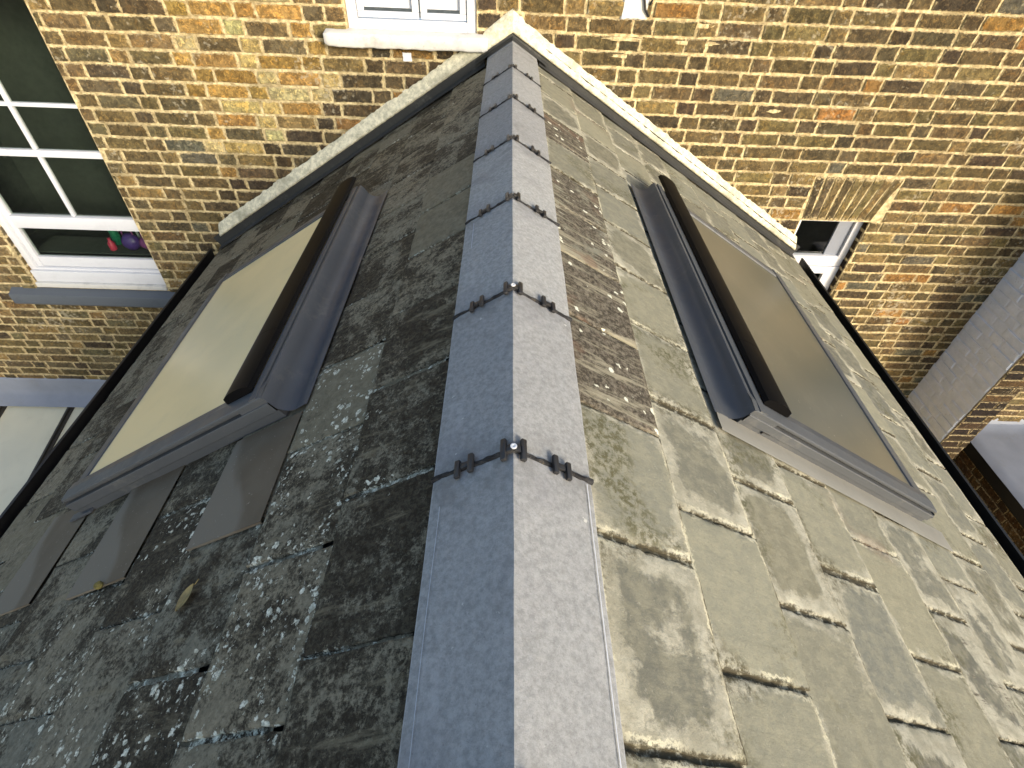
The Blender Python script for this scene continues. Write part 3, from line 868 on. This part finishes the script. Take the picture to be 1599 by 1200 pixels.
def tint_l(k, y):
    cl = uni(0, .25)
    if k == 0 and 1.35 < y < 2.0: cl = .95
    if k == 1 and .80 < y < 1.1: cl = .7
    if rnd() < .06: cl = .6
    near = 1 if y < .6 and k > 1 else .3
    v = rnd()
    if k == 0 and y < 1.25: v = -.25 - rnd() * .35; cl = 0
    if k > 0 and rnd() < .25: v = -.5
    return (v, cl, min(1, max(0, rnd() * .6 + near * .4)))
def lich_l(k, y):
    v = .22 - .13 * max(0, y - .35)
    if y < .75 and k >= 0: v = .28
    if y < .45 and k > 0: v = .33
    if k == 1 and .5 < y < 1.0: v = .36
    if k == 0: v -= .16
    if y > 1.3: v = -.02
    if k > 4: v -= .10
    return v + uni(-.04, .04)
def joints_l(k): return {0: .297, 1: .205}.get(k, ((.322 if k % 2 == 0 else .175) + uni(-.01, .01)))
mb = slope_mesh(-1, EXL, .395, joints_l, tint_l, lich_l, YB, D - .03)
slopeL = mb.build('slate_slope', 'slate_l', roof, ML, smooth=30, recalc=False)
tag(slopeL, 'shaded dark slates spotted with white lichen on the left slope')

# under-boarding so that no daylight passes through the joints
m_ = MB()
for sd_, mat in ((1, MR), (-1, ML)):
    for (a, b) in ((.02, SE - .03),):
        q = [mat @ Vector((sd_ * a, YB + .01, -.032)), mat @ Vector((sd_ * b, YB + .01, -.032)), mat @ Vector((sd_ * b, D - .002, -.032)), mat @ Vector((sd_ * a, D - .002, -.032))]
        ids = [m_.vert(p) for p in q]; m_.face(ids)
m_.build('roof_boarding', 'dark_room', roof, recalc=False)

# the clean replacement slates below the left roof window
def new_slate(s0, s1, y0, y1, lab):
    m_ = MB()
    nx, ny = 14, 12
    rows = []
    for i in range(nx + 1):
        s = s0 + (s1 - s0) * i / nx
        row = []
        for j in range(ny + 1):
            y = y0 + (y1 - y0) * j / ny
            f = (s - s0) / (s1 - s0); g = (y - y0) / (y1 - y0)
            # bent reflection painted in as a paler band near the slate's lower edge
            bend = .60 + .30 * math.tanh((g - .45) * 4)
            pale = 1.0 if f > bend + .02 else (0.0 if f < bend - .05 else (f - bend + .05) / .07)
            row.append(((-s, y, .0045 + (s - s1) * .012), pale))
        rows.append(row)
    ids = m_.grid(rows)
    ring = [r[0] for r in ids] + ids[-1][1:] + [r[-1] for r in reversed(ids[:-1])]
    low = [m_.vert((m_.v[i_][0], m_.v[i_][1], m_.v[i_][2] - .007)) for i_ in ring]
    for a in range(len(ring) - 1): m_.face((ring[a], low[a], low[a + 1], ring[a + 1]))
    return tag(m_.build('replacement_slate', 'new_slate', roof, ML, recalc=False), lab)
new_slate(.642, .893, .617, .945, 'clean brown grey slate below the ridge end of the left roof window')
new_slate(1.137, 1.396, .612, .965, 'clean brown grey slate below the middle of the left roof window')
new_slate(1.640, 1.902, .655, 1.02, 'clean brown grey slate near the left eave')

# ------------------------------------------------------------------ ridge tiles with their clips
def ridge_tile(L, last=False):
    m_ = MB()
    ns = 9
    ny = 16
    rows = []
    for j in range(ny + 1):
        y = .0045 + (L - .009) * j / ny
        row = []
        def wing(side, s, up):
            k, o = (KR, OR_) if side > 0 else (KL, OL)
            q = math.hypot(1, k)
            x = side * s / q
            z = -k * abs(x) + (0.0 if up else -.013)
            z = max(z, -9)
            return x, z
        for i in range(-ns, ns + 1):
            side = 1 if i >= 0 else -1
            s = .158 * abs(i) / ns
            x, z = wing(side, s, True)
            x += .0009 * noise.noise(Vector((s * 12, y * 9, side)))
            z += .0011 * noise.noise(Vector((x * 14, y * 10, 4))) - (.0022 if abs(i) == ns else 0) - (.0012 if i == 0 else 0)
            if j in (0, ny): z -= .0016
            e = min(1.0, min(abs(abs(s) - .158), s + .004) / .012 if s > .0 else .25)
            row.append(((x, y, z), e))
        rows.append(row)
    ids = m_.grid(rows)
    ring = ids[0] + [r[-1] for r in ids[1:]] + list(reversed(ids[-1][:-1])) + [r[0] for r in reversed(ids[1:-1])]
    low = [m_.vert((m_.v[i_][0], m_.v[i_][1], m_.v[i_][2] - .014), .5) for i_ in ring]
    n = len(ring)
    for a in range(n): m_.face((ring[a], low[a], low[(a + 1) % n], ring[(a + 1) % n]))
    return m_
def on_ridge(side, s, n_, y):
    k = KR if side > 0 else KL
    q = math.hypot(1, k)
    return Vector((side * s / q + side * k / q * n_, y, -k * s / q + n_ / q))
def clip_mesh(side):
    """H-shaped clip: two short bars along the ridge joined by a bridge"""
    m_ = MB()
    if side == 0:
        for sx in (-1, 1):
            m_.box(-.0048, .0048, -.021, .021, 0, .0075, bev=.0018, fn=lambda c, sx=sx: on_ridge(sx, .0165 + sx * c.x, c.z, c.y + .001))
        for sx in (-1, 1):
            m_.box(0, .0125, -.0065, .0065, .0005, .005, bev=.0012, fn=lambda c, sx=sx: on_ridge(sx, c.x, c.z, c.y + .001))
    else:
        for ds, l0, l1 in ((.080, -.019, .017), (.106, -.022, .012)):
            m_.box(-.0048, .0048, l0, l1, 0, .0075, bev=.0018, fn=lambda c, ds=ds: on_ridge(side, ds + c.x, c.z, c.y))
        m_.box(.0855, .1005, -.006, .005, .0005, .005, bev=.0012, fn=lambda c: on_ridge(side, c.x, c.z, c.y))
    return m_
def joint_mesh():
    m_ = MB()
    for side in (-1, 1):
        rows = []
        for i in range(17):
            s = .164 * i / 16
            row = []
            for j, yv in enumerate((-.0065, -.003, .003, .0065)):
                a = abs(noise.noise(Vector((s * 60, j, side * 3 + .5))))
                p = on_ridge(side, s, -.0025 + (.0055 * a if j in (1, 2) else -.003), yv + (.003 * noise.noise(Vector((s * 70, side, j)))))
                row.append(tuple(p))
            rows.append(row)
        m_.grid(rows)
    return m_
JT = [.5325 + .4525 * i for i in range(-6, 6)]
rt = ridge_tile(.4525)
proto_t = rt.build('ridge_tile', 'ridge', None, smooth=30)
proto_j = joint_mesh().build('joint_mortar', 'dark_mortar', None, recalc=False)
proto_c = [clip_mesh(sd_).build('ridge_clip', 'black_plastic', None, smooth=35) for sd_ in (-1, 0, 1)]
m_ = MB()
rows = [[(r * math.cos(2 * math.pi * k / 16), r * math.sin(2 * math.pi * k / 16), z) for k in range(16)] for r, z in ((.0055, 0), (.0055, .0018), (.0028, .0020), (.0026, .0008), (.0008, .0006))]
m_.grid(rows, 0, True)
proto_s = m_.build('screw', 'screw', None, smooth=40)
def dup(o, parent, loc):
    c = o.copy(); col.objects.link(c); c.matrix_basis = Matrix.Translation(loc); attach(c, parent); return c
first = True
for i, y in enumerate(JT):
    t_ = proto_t if first else proto_t.copy()
    if not first: col.objects.link(t_)
    t_.parent = None
    wv = uni(-.004, .004)
    t_.matrix_basis = Matrix.Translation((wv * .4, y, wv * .3 + .0005))
    attach(t_, roof)
    kids = [proto_j] + proto_c + ([proto_s] if y < 1.1 else [])
    for p in kids:
        c = p if (first) else p.copy()
        if not first: col.objects.link(c)
        c.parent = None
        c.matrix_basis = Matrix.Translation((0, y + (uni(-.0025, .0025) if p in proto_c else 0), .0035 + (.0035 if p is proto_s else 0)))
        attach(c, t_)
    first = False
# last cut length against the wall
m_ = ridge_tile(D - .035 - JT[-1] - .4525) if D - .035 - JT[-1] - .4525 > .04 else None
if m_:
    o = m_.build('ridge_tile', 'ridge', None, smooth=30); o.matrix_basis = Matrix.Translation((0, JT[-1] + .4525, 0)); attach(o, roof)
# mortar bedding under the ridge edges
for sd_ in (-1, 1):
    m_ = MB(); rows = []
    n = 260
    for j in range(n + 1):
        y = YB + (D - .04 - YB) * j / n
        a = noise.noise(Vector((y * 30, sd_, 0))); b = noise.noise(Vector((y * 90, sd_, 4)))
        r = [on_ridge(sd_, .150, -.006, y), on_ridge(sd_, .1592 + .0012 * a, -.009, y), on_ridge(sd_, .1605 + .003 * abs(a) + .0015 * b, -.024, y)]
        rows.append([tuple(p) for p in r])
    m_.grid(rows)
    m_.build('bedding_mortar', 'fillet' if sd_ > 0 else 'dark_mortar', roof, recalc=False)
# chalk and scratch lines along the tiles
def line_on(side, pts, w, name='chalk_mark'):
    m_ = MB(); rows = []
    for (s, y) in pts:
        rows.append([tuple(on_ridge(side, s - w / 2, .0024, y)), tuple(on_ridge(side, s + w / 2, .0024, y))])
    m_.grid(rows)
    return m_.build(name, 'chalk', roof, recalc=False)
line_on(-1, [(.139 + .0016 * noise.noise(Vector((y * 6, 1, 1))) - .012 * max(0, y - .3), y) for y in [-.4 + .03 * k for k in range(30)]], .0009)
line_on(-1, [(.128, 1.405 - .02 * k) for k in range(8)], .0016)
line_on(-1, [(.128 - .008 * k, 1.262 + .003 * k) for k in range(5)], .0016)
line_on(1, [(.146 + .002 * noise.noise(Vector((y * 7, 2, 1))), y) for y in [-.5 + .03 * k for k in range(35)]], .0016)

# ------------------------------------------------------------------ roof windows
def roof_window(sd_, mat, pane_mat, H, s0, s1, y0, y1, label, sheen):
    w = tag(empty('roof_window', matrix=mat, parent=roof), label)
    F = lambda c: Vector((sd_ * c.x, c.y, c.z))
    # upstream flashing: flat sheet, curved trough, tall upstand
    m_ = MB()
    prof = [(s0 - .085, .006), (s0 - .080, .0085), (s0 - .052, .0062)]
    for k in range(9):
        a = math.pi / 2 * k / 8
        prof.append((s0 - .046 + .044 * math.sin(a), .006 + .044 * (1 - math.cos(a))))
    prof += [(s0 - .001, H - .006), (s0 + .001, H - .001), (s0 + .006, H)]
    m_.strip(prof, y0 - .002, y1 - .01, seg=1, fn=F)
    # short closing lip at the near end
    m_.build('flashing', 'anthracite', w, mat, smooth=50, recalc=False)
    # frame casing: near side face with its long cover strips
    m_ = MB()
    yy_ = y0
    m_.strip([(yy_, -.002), (yy_, H * .30), (yy_ + .0015, H * .31), (yy_ + .0015, H * .335), (yy_ - .005, H * .345), (yy_ - .005, H * .70), (yy_ - .0035, H * .725)], s0 + .0, s1, axis='x', fn=F)
    m_.strip([(yy_ - .0035, H * .725), (yy_ + .014, H * .725)], s0, s1, axis='x', fn=F)
    m_.strip([(yy_ + .014, H * .725), (yy_ + .014, H * .87), (yy_ + .0005, H * .87)], s0 + .10, s1, axis='x', fn=F)
    m_.strip([(yy_ - .0035, H * .725), (yy_ - .0005, H * .735), (yy_ - .0005, H * .875)], s0, s0 + .10, axis='x', fn=F)
    m_.strip([(yy_ + .0005, H * .86), (yy_ - .0005, H * .88), (yy_ - .0005, H * .975), (yy_ + .002, H), (yy_ + .040, H + .002), (yy_ + .070, H - .002), (yy_ + .074, H - .010)], s0, s1 - .012, axis='x', fn=F)
    # ends of the near face
    m_.grid([[tuple(F(Vector((s0, y0, -.004)))), tuple(F(Vector((s0, y0 + .06, -.004))))], [tuple(F(Vector((s0, y0, H)))), tuple(F(Vector((s0, y0 + .06, H))))]])
    m_.grid([[tuple(F(Vector((s1, y0, -.004)))), tuple(F(Vector((s1, y1, -.004))))], [tuple(F(Vector((s1, y0, H * .8)))), tuple(F(Vector((s1, y1, H * .8))))]])
    m_.grid([[tuple(F(Vector((s0, y1, -.004)))), tuple(F(Vector((s1, y1, -.004))))], [tuple(F(Vector((s0, y1, H * .8)))), tuple(F(Vector((s1, y1, H * .8))))]])
    # down-slope rail of the frame, far rail, up-slope rail
    m_.prism([(s1 - .085, H - .010), (s1 - .080, H - .002), (s1 - .070, H - .001), (s1 - .066, H - .006), (s1 - .012, H - .008), (s1 - .001, H - .014), (s1 - .001, H - .028), (s1 - .085, H - .028)], y0 + .070, y1, fn=F)
    m_.prism([(y1 - .075, H - .012), (y1 - .070, H - .002), (y1 - .060, H - .001), (y1 - .056, H - .008), (y1 - .048, H - .008), (y1 - .044, H - .003), (y1 - .012, H - .004), (y1 - .001, H - .012), (y1 - .001, H - .028), (y1 - .075, H - .028)], s0 + .002, s1 - .088, axis='x', fn=F)
    m_.prism([(s0 + .006, H - .001), (s0 + .014, H - .001), (s0 + .0145, H - .012), (s0 + .020, H - .012), (s0 + .0205, H + .003), (s0 + .044, H + .005), (s0 + .046, H - .02), (s0 + .006, H - .02)], y0 + .002, y1 - .002, fn=F)
    m_.build('frame', 'frame_grey', w, mat, recalc=True)
    # long rounded hood over the ventilation flap
    m_ = MB()
    pr = [(s0 + .047, H + .008)]
    for k in range(9):
        a = math.pi * (1 - k / 8)
        pr.append((s0 + .100 + .052 * math.cos(a) , H + .012 + .017 * math.sin(a) ** .7 if 0 < k < 8 else H + .010))
    pr += [(s0 + .154, H + .004), (s0 + .150, H + .001), (s0 + .06, H + .001)]
    ends = [y0 + .045, y0 + .30, y1 + .10]
    m_.prism(pr, ends[0], ends[1] - .0007, fn=F); m_.prism(pr, ends[1] + .0007, ends[2], fn=F)
    m_.build('hood', 'hood', w, mat, smooth=40)
    # pane
    m_ = MB(); m_.box(s0 + .048, s1 - .083, y0 + .073, y1 - .073, H - .016, H - .0065, fn=F)
    m_.build('pane', pane_mat, w, mat)
    return w, F
wr, FR = roof_window(1, MR, 'pane_r', .068, .715, 1.625, .945, 2.345, 'right roof window with a dim olive pane in sunlight', 0)
wl, FL = roof_window(-1, ML, 'pane_l', .085, .712, 1.665, .962, 2.25, 'left roof window with a bright cream pane in the shade', 0)
# pale apron sheet lying on the slates before the right window
m_ = MB()
rows = []
for k in range(13):
    s = .635 + (1.76 - .635) * k / 12
    rows.append([(s, .885 - .012 * k / 12, .0045), (s, .890 - .012 * k / 12, .0062), (s, .925, .0058), (s, .946, .0075)])
m_.grid(rows)
m_.build('apron', 'apron', wr, MR, smooth=40, recalc=False)
m_ = MB()
for (a, b) in ((.80, .828),):
    m_.box(a, b, .9395, .944, .021, .0245, bev=.0005, fn=FR); m_.box(a, a + .003, .9395, .944, .014, .021, fn=FR)
m_.build('clip_tab', 'black_plastic', wr, MR)
m_ = MB()
m_.box(1.60, 1.72, .945, .97, .003, .012, bev=.002, fn=FL)
m_.build('flashing_foot', 'anthracite', wl, ML)

# ------------------------------------------------------------------ lead and mortar along the wall
for sd_, kk, nm in ((1, .607, 'right'), (-1, .640, 'left')):
    m_ = MB(); rows = []
    X = 2.03 if sd_ > 0 else 1.975
    n = 120
    for i in range(n + 1):
        x = X * i / n
        zb = .028 - kk * x
        jag = .009 * noise.noise(Vector((x * 13, sd_ * 2, 0))) + .006 * noise.noise(Vector((x * 50, sd_ * 2, 5)))
        h_ = .082 + jag + (.012 if x < .06 else 0)
        if sd_ < 0 and x < .16: h_ = .105 - .10 * x
        r = []
        for f, out_ in ((0, .012), (0, .046), (.15, .052), (.4, .042), (.7, .026), (.92, .013), (1.0, .004)):
            q = .0035 * noise.noise(Vector((x * 60, f * 9, sd_ * 3))) + .002 * noise.noise(Vector((x * 140, f * 20, sd_)))
            r.append((sd_ * x, D - out_ - q, zb + h_ * f + q))
        rows.append(r)
    ids = m_.grid(rows)
    m_.face(ids[-1]); 
    tag(m_.build('mortar_fillet', 'fillet', roof, smooth='all', recalc=False), 'rough pale cement fillet on the %s side of the wall junction' % nm)
    mat = MR if sd_ > 0 else ML
    # lead soakers, lapped in short lengths
    k = 0; s = 0.17
    m_ = MB()
    while s < SE - .06:
        e = min(s + .245, SE - .035)
        lf = .0012 * (k % 2)
        m_.strip([(D - .105, .0035 + lf), (D - .100, .0052 + lf), (D - .047, .006 + lf), (D - .040, .010 + lf), (D - .037 - lf, .075)], s, e, axis='x', seg=2, fn=lambda c, sd_=sd_: Vector((sd_ * c.x, c.y + .0015 * noise.noise(c * 15), c.z + .001 * noise.noise(c * 12))))
        s = e - .004; k += 1
    m_.build('lead_soaker', 'lead_dark', roof, mat, smooth=40, recalc=False)
# lead saddle at the head of the ridge
m_ = MB(); rows = []
for j, y in enumerate((D - .085, D - .06, D - .040, D - .034)):
    rows.append([(sd_ * 0 + x, y, -(.62) * abs(x) + .004 + (.03 if j == 3 else 0.004 * j) ) for x in [-.20 + .02 * k for k in range(21)]])
m_.grid(rows); m_.build('lead_saddle', 'lead_dark', roof, smooth=40, recalc=False)

# gutters
for sd_, mat, nm in ((1, MR, 'right'), (-1, ML, 'left')):
    P = mat @ Vector((sd_ * SE, 0, 0))
    m_ = MB()
    x0, z0 = P.x, P.z
    pr = [(-.03, -.012), (-.03, -.075), (-.01, -.098), (.035, -.098), (.060, -.075), (.064, -.020), (.070, -.014), (.070, -.010), (.058, -.010), (.056, -.072), (.033, -.090), (-.008, -.090), (-.022, -.072), (-.022, -.012)]
    m_.prism([(x0 + sd_ * a, z0 + b) for a, b in pr], YB - .03, D - .03)
    g = tag(m_.build('gutter', 'black_gutter', roof, smooth=30), 'black plastic gutter along the %s eave' % nm)
    m_ = MB(); m_.box(x0 - sd_ * .034 - .012, x0 - sd_ * .034 + .012, YB, D - .004, z0 - .20, z0 - .03)
    m_.build('fascia', 'black_gutter', roof)
# side walls and gable of the extension (plain stock brick below the eaves)
def tex_brick():
    t = NT('plain_brickwork')
    b = t.new('ShaderNodeTexBrick')
    cmb = t.new('ShaderNodeCombineXYZ'); sx = t.new('ShaderNodeSeparateXYZ')
    t.t.links.new(t.tc.outputs['Object'], sx.inputs[0])
    t.t.links.new(t.math('ADD', sx.outputs[0], sx.outputs[1]), cmb.inputs[0]); t.t.links.new(sx.outputs[2], cmb.inputs[1])
    t.t.links.new(cmb.outputs[0], b.inputs[0])
    b.inputs['Scale'].default_value = 1
    b.inputs['Brick Width'].default_value = .225; b.inputs['Row Height'].default_value = .076; b.inputs['Mortar Size'].default_value = .006
    b.inputs['Color1'].default_value = (.26, .19, .09, 1); b.inputs['Color2'].default_value = (.13, .10, .06, 1); b.inputs['Mortar'].default_value = (.5, .43, .28, 1)
    t.bump(t.math('SUBTRACT', t.noise(60), b.outputs['Fac']), .6, .006)
    return t.out(b.outputs['Color'], .9)
M['tex_brick'] = tex_brick()
m_ = MB()
xl, xr = (ML @ Vector((-SE, 0, 0))).x + .07, (MR @ Vector((SE, 0, 0))).x - .07
m_.box(xl, xl + .2, YB + .1, D - .003, GZ, -1.40)
m_.box(xr - .2, xr, YB + .1, D - .003, GZ, -1.40)
ids = [m_.vert(p) for p in ((xl + .201, YB + .12, GZ), (xr - .201, YB + .12, GZ), (xr - .201, YB + .12, -1.26), (0, YB + .12, -.06), (xl + .201, YB + .12, -1.30))]
m_.face(ids)
m_.build('wall', 'tex_brick', roof)

# ------------------------------------------------------------------ glazed lean-to at the left
lean = tag(empty('glazed_lean_to', (-3.6, 2.0, GZ)), 'low lean-to with milky roof panes and brown glazing bars at the left', 'lean-to')
LS_ = math.tan(math.radians(12.2))
def lz(y): return -2.945 - LS_ * (D - y)
bars = [-5.05, -4.461, -3.87, -3.28, -2.69]
for x in bars:
    m_ = MB()
    m_.prism([(x - .028, .0), (x - .028, .018), (x - .008, .022), (x - .008, .040), (x + .008, .040), (x + .008, .022), (x + .028, .018), (x + .028, 0)], .9, D - .012, fn=lambda c: Vector((c.x, c.y, c.z + lz(c.y))))
    m_.build('glazing_bar', 'bar', lean)
for a, b in zip(bars, bars[1:]):
    m_ = MB(); m_.box(a + .026, b - .026, .92, D - .008, -.002, .006, fn=lambda c: Vector((c.x, c.y, c.z + lz(c.y))))
    m_.build('pane', 'lean_pane', lean)
m_ = MB(); m_.box(-5.08, -2.66, .86, .915, -.05, .03, bev=.006, fn=lambda c: Vector((c.x, c.y, c.z + lz(.9))))
m_.build('eaves_rail', 'bar', lean)
m_ = MB(); m_.box(-5.06, -2.66, .93, 1.0, GZ, lz(.9) - .05); m_.box(-5.06, -4.98, 1.0, D - .004, GZ, lz(.9) - .05)
m_.build('wall', 'tex_brick', lean)
m_ = MB(); k = 0; x = -5.3
for (a, b) in ((-5.3, -4.86), (-4.88, -4.12), (-4.14, -3.3), (-3.32, -2.3)):
    lf = .0025 * (k % 2)
    def lap(c, lf=lf): return Vector((c.x, c.y - lf + .003 * noise.noise(c * 7), c.z + .003 * noise.noise(c * 11)))
    m_.strip([(D - .004, -2.700), (D - .012, -2.704), (D - .016, -2.72), (D - .020, -2.83), (D - .045, -2.885), (D - .13, -2.925), (D - .135, -2.932)], a, b, axis='x', seg=24, fn=lap)
    k += 1
m_.build('lead_flashing', 'lead', lean, smooth=50, recalc=False)

# ------------------------------------------------------------------ pier and flat roofed building at the right
pier = tag(empty('brick_pier', (3.82, 2.85, GZ)), 'brick pier with a grey painted side face standing against the wall', 'pier')
m_ = MB()
fp = lambda u, v, d: (3.700 - d, u, v)
brickwork(m_, 2.848, D, -4.3, 1.5, fp, lambda u, v: 'mid', depth=.0045)
bed(m_, 2.848, D, -4.4, 1.5, fp, m=1, amp=.001)
tag(m_.build('painted_face', ['grey_paint', 'grey_paint'], pier, recalc=False), 'grey painted brick face')
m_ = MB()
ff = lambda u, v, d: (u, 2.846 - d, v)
brickwork(m_, 3.705, 3.945, -4.3, 1.5, ff, lambda u, v: 'sooty')  # shade on the pier front painted in as dark bricks
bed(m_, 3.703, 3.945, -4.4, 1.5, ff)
fr_ = lambda u, v, d: (3.945 + d, u, v)
bed(m_, 2.848, D, -4.4, 1.5, fr_)
m_.tint = (.15, .1, .05)
m_.grid([[(3.70, 2.846, 1.5), (3.945, 2.846, 1.5)], [(3.70, D, 1.5), (3.945, D, 1.5)]], 1)
M['sooty_mortar'] = mortar_material('sooty_mortar', (.045, .035, .022), (.10, .078, .048))  # joints darkened for the pier front's painted shade, reused on the outbuilding
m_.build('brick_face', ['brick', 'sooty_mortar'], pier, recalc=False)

out = tag(empty('flat_roofed_outbuilding', (5.4, 2.2, GZ)), 'low brick outbuilding with a grey lead flat roof at the right edge', 'outbuilding')
m_ = MB()
fo = lambda u, v, d: (4.47 - d, u, v)
brickwork(m_, .2, D - .01, GZ, -3.17, fo, lambda u, v: 'brown', depth=.010)
bed(m_, .2, D - .01, GZ, -3.17, fo)
fo2 = lambda u, v, d: (u, .2 - d, v)
bed(m_, 4.47, 6.6, GZ, -3.17, fo2)
m_.build('wall', ['brick', 'sooty_mortar'], out, recalc=False)
m_ = MB(); m_.box(4.395, 6.62, .12, D - .006, -3.16, -3.030, bev=.008)
m_.build('fascia', 'black_gutter', out)
m_ = MB()
nx, ny = 40, 50
rows = []
for i in range(nx + 1):
    x = 4.385 + 2.25 * i / nx
    row = []
    for j in range(ny + 1):
        y = .11 + (D - .012 - .11) * j / ny
        z = -3.018 + .006 * noise.noise(Vector((x * 2.5, y * 2.5, 0))) + .002 * noise.noise(Vector((x * 9, y * 9, 2))) - (.014 if i == 0 else 0) + (.02 if j == ny else 0)
        row.append((x, y, z))
    rows.append(row)
m_.grid(rows)
m_.strip([(D - .012, -3.002), (D - .010, -2.935), (D - .004, -2.930)], 4.385, 6.6, axis='x', seg=20, fn=lambda c: Vector((c.x, c.y, c.z + .004 * noise.noise(c * 6))))
for xr_ in (5.05, 5.72):
    m_.tube([(xr_, .12, -3.012), (xr_, D - .02, -3.008)], .018)
m_.build('lead_roof', 'lead', out, smooth=50, recalc=False)

# ------------------------------------------------------------------ small things lying on the slates
def leaf(s, y, L, W, ang, label):
    m_ = MB(); n = 12; rows = []
    for i in range(n + 1):
        f = i / n
        w = W / 2 * math.sin(math.pi * min(1, f * .96 + .02)) ** .8
        rows.append([(-(f - .5) * L * math.cos(ang) + sy_ * w * math.sin(ang), (f - .5) * L * math.sin(ang) + sy_ * w * math.cos(ang), .003 + .004 * abs(sy_) + .003 * f) for sy_ in (-1, -.5, 0, .5, 1)])
    m_.grid(rows)
    m_.tube([rows[-1][2], (rows[-1][2][0] - .012 * math.cos(ang), rows[-1][2][1] + .012 * math.sin(ang), .006)], .0012)
    o = m_.build('fallen_leaf', 'leaf', None, ML @ Matrix.Translation((-s, y, .002)), smooth='all', recalc=False)
    return tag(o, label, 'leaf')
leaf(.795, .481, .058, .036, 2.1, 'dry yellow leaf lying on the dark left slates')
m_ = MB()
rows = []
for i in range(9):
    a = math.pi * i / 8
    rows.append([(math.sin(a) * .013 * math.cos(b) * (1 + .35 * noise.noise(Vector((a * 3, b * 2, 1)))), math.sin(a) * .011 * math.sin(b) * (1 + .35 * noise.noise(Vector((a * 2, b * 3, 6)))), .008 + math.cos(a) * .010) for b in [2 * math.pi * k / 14 for k in range(14)]])
m_.grid(rows, 0, True)
tag(m_.build('moss_clump', 'moss', None, ML @ Matrix.Translation((-1.235, .612, 0)), smooth='all'), 'small brown moss clump at the tail of a clean replacement slate', 'moss')

# ------------------------------------------------------------------ ground
m_ = MB()
m_.grid([[(-60 + 120 * i / 12, -60 + 120 * j / 12, GZ + .0) for j in range(13)] for i in range(13)])
tag(m_.build('ground', 'grass', None, recalc=False), 'bare ground around the houses', 'ground', kind='structure')
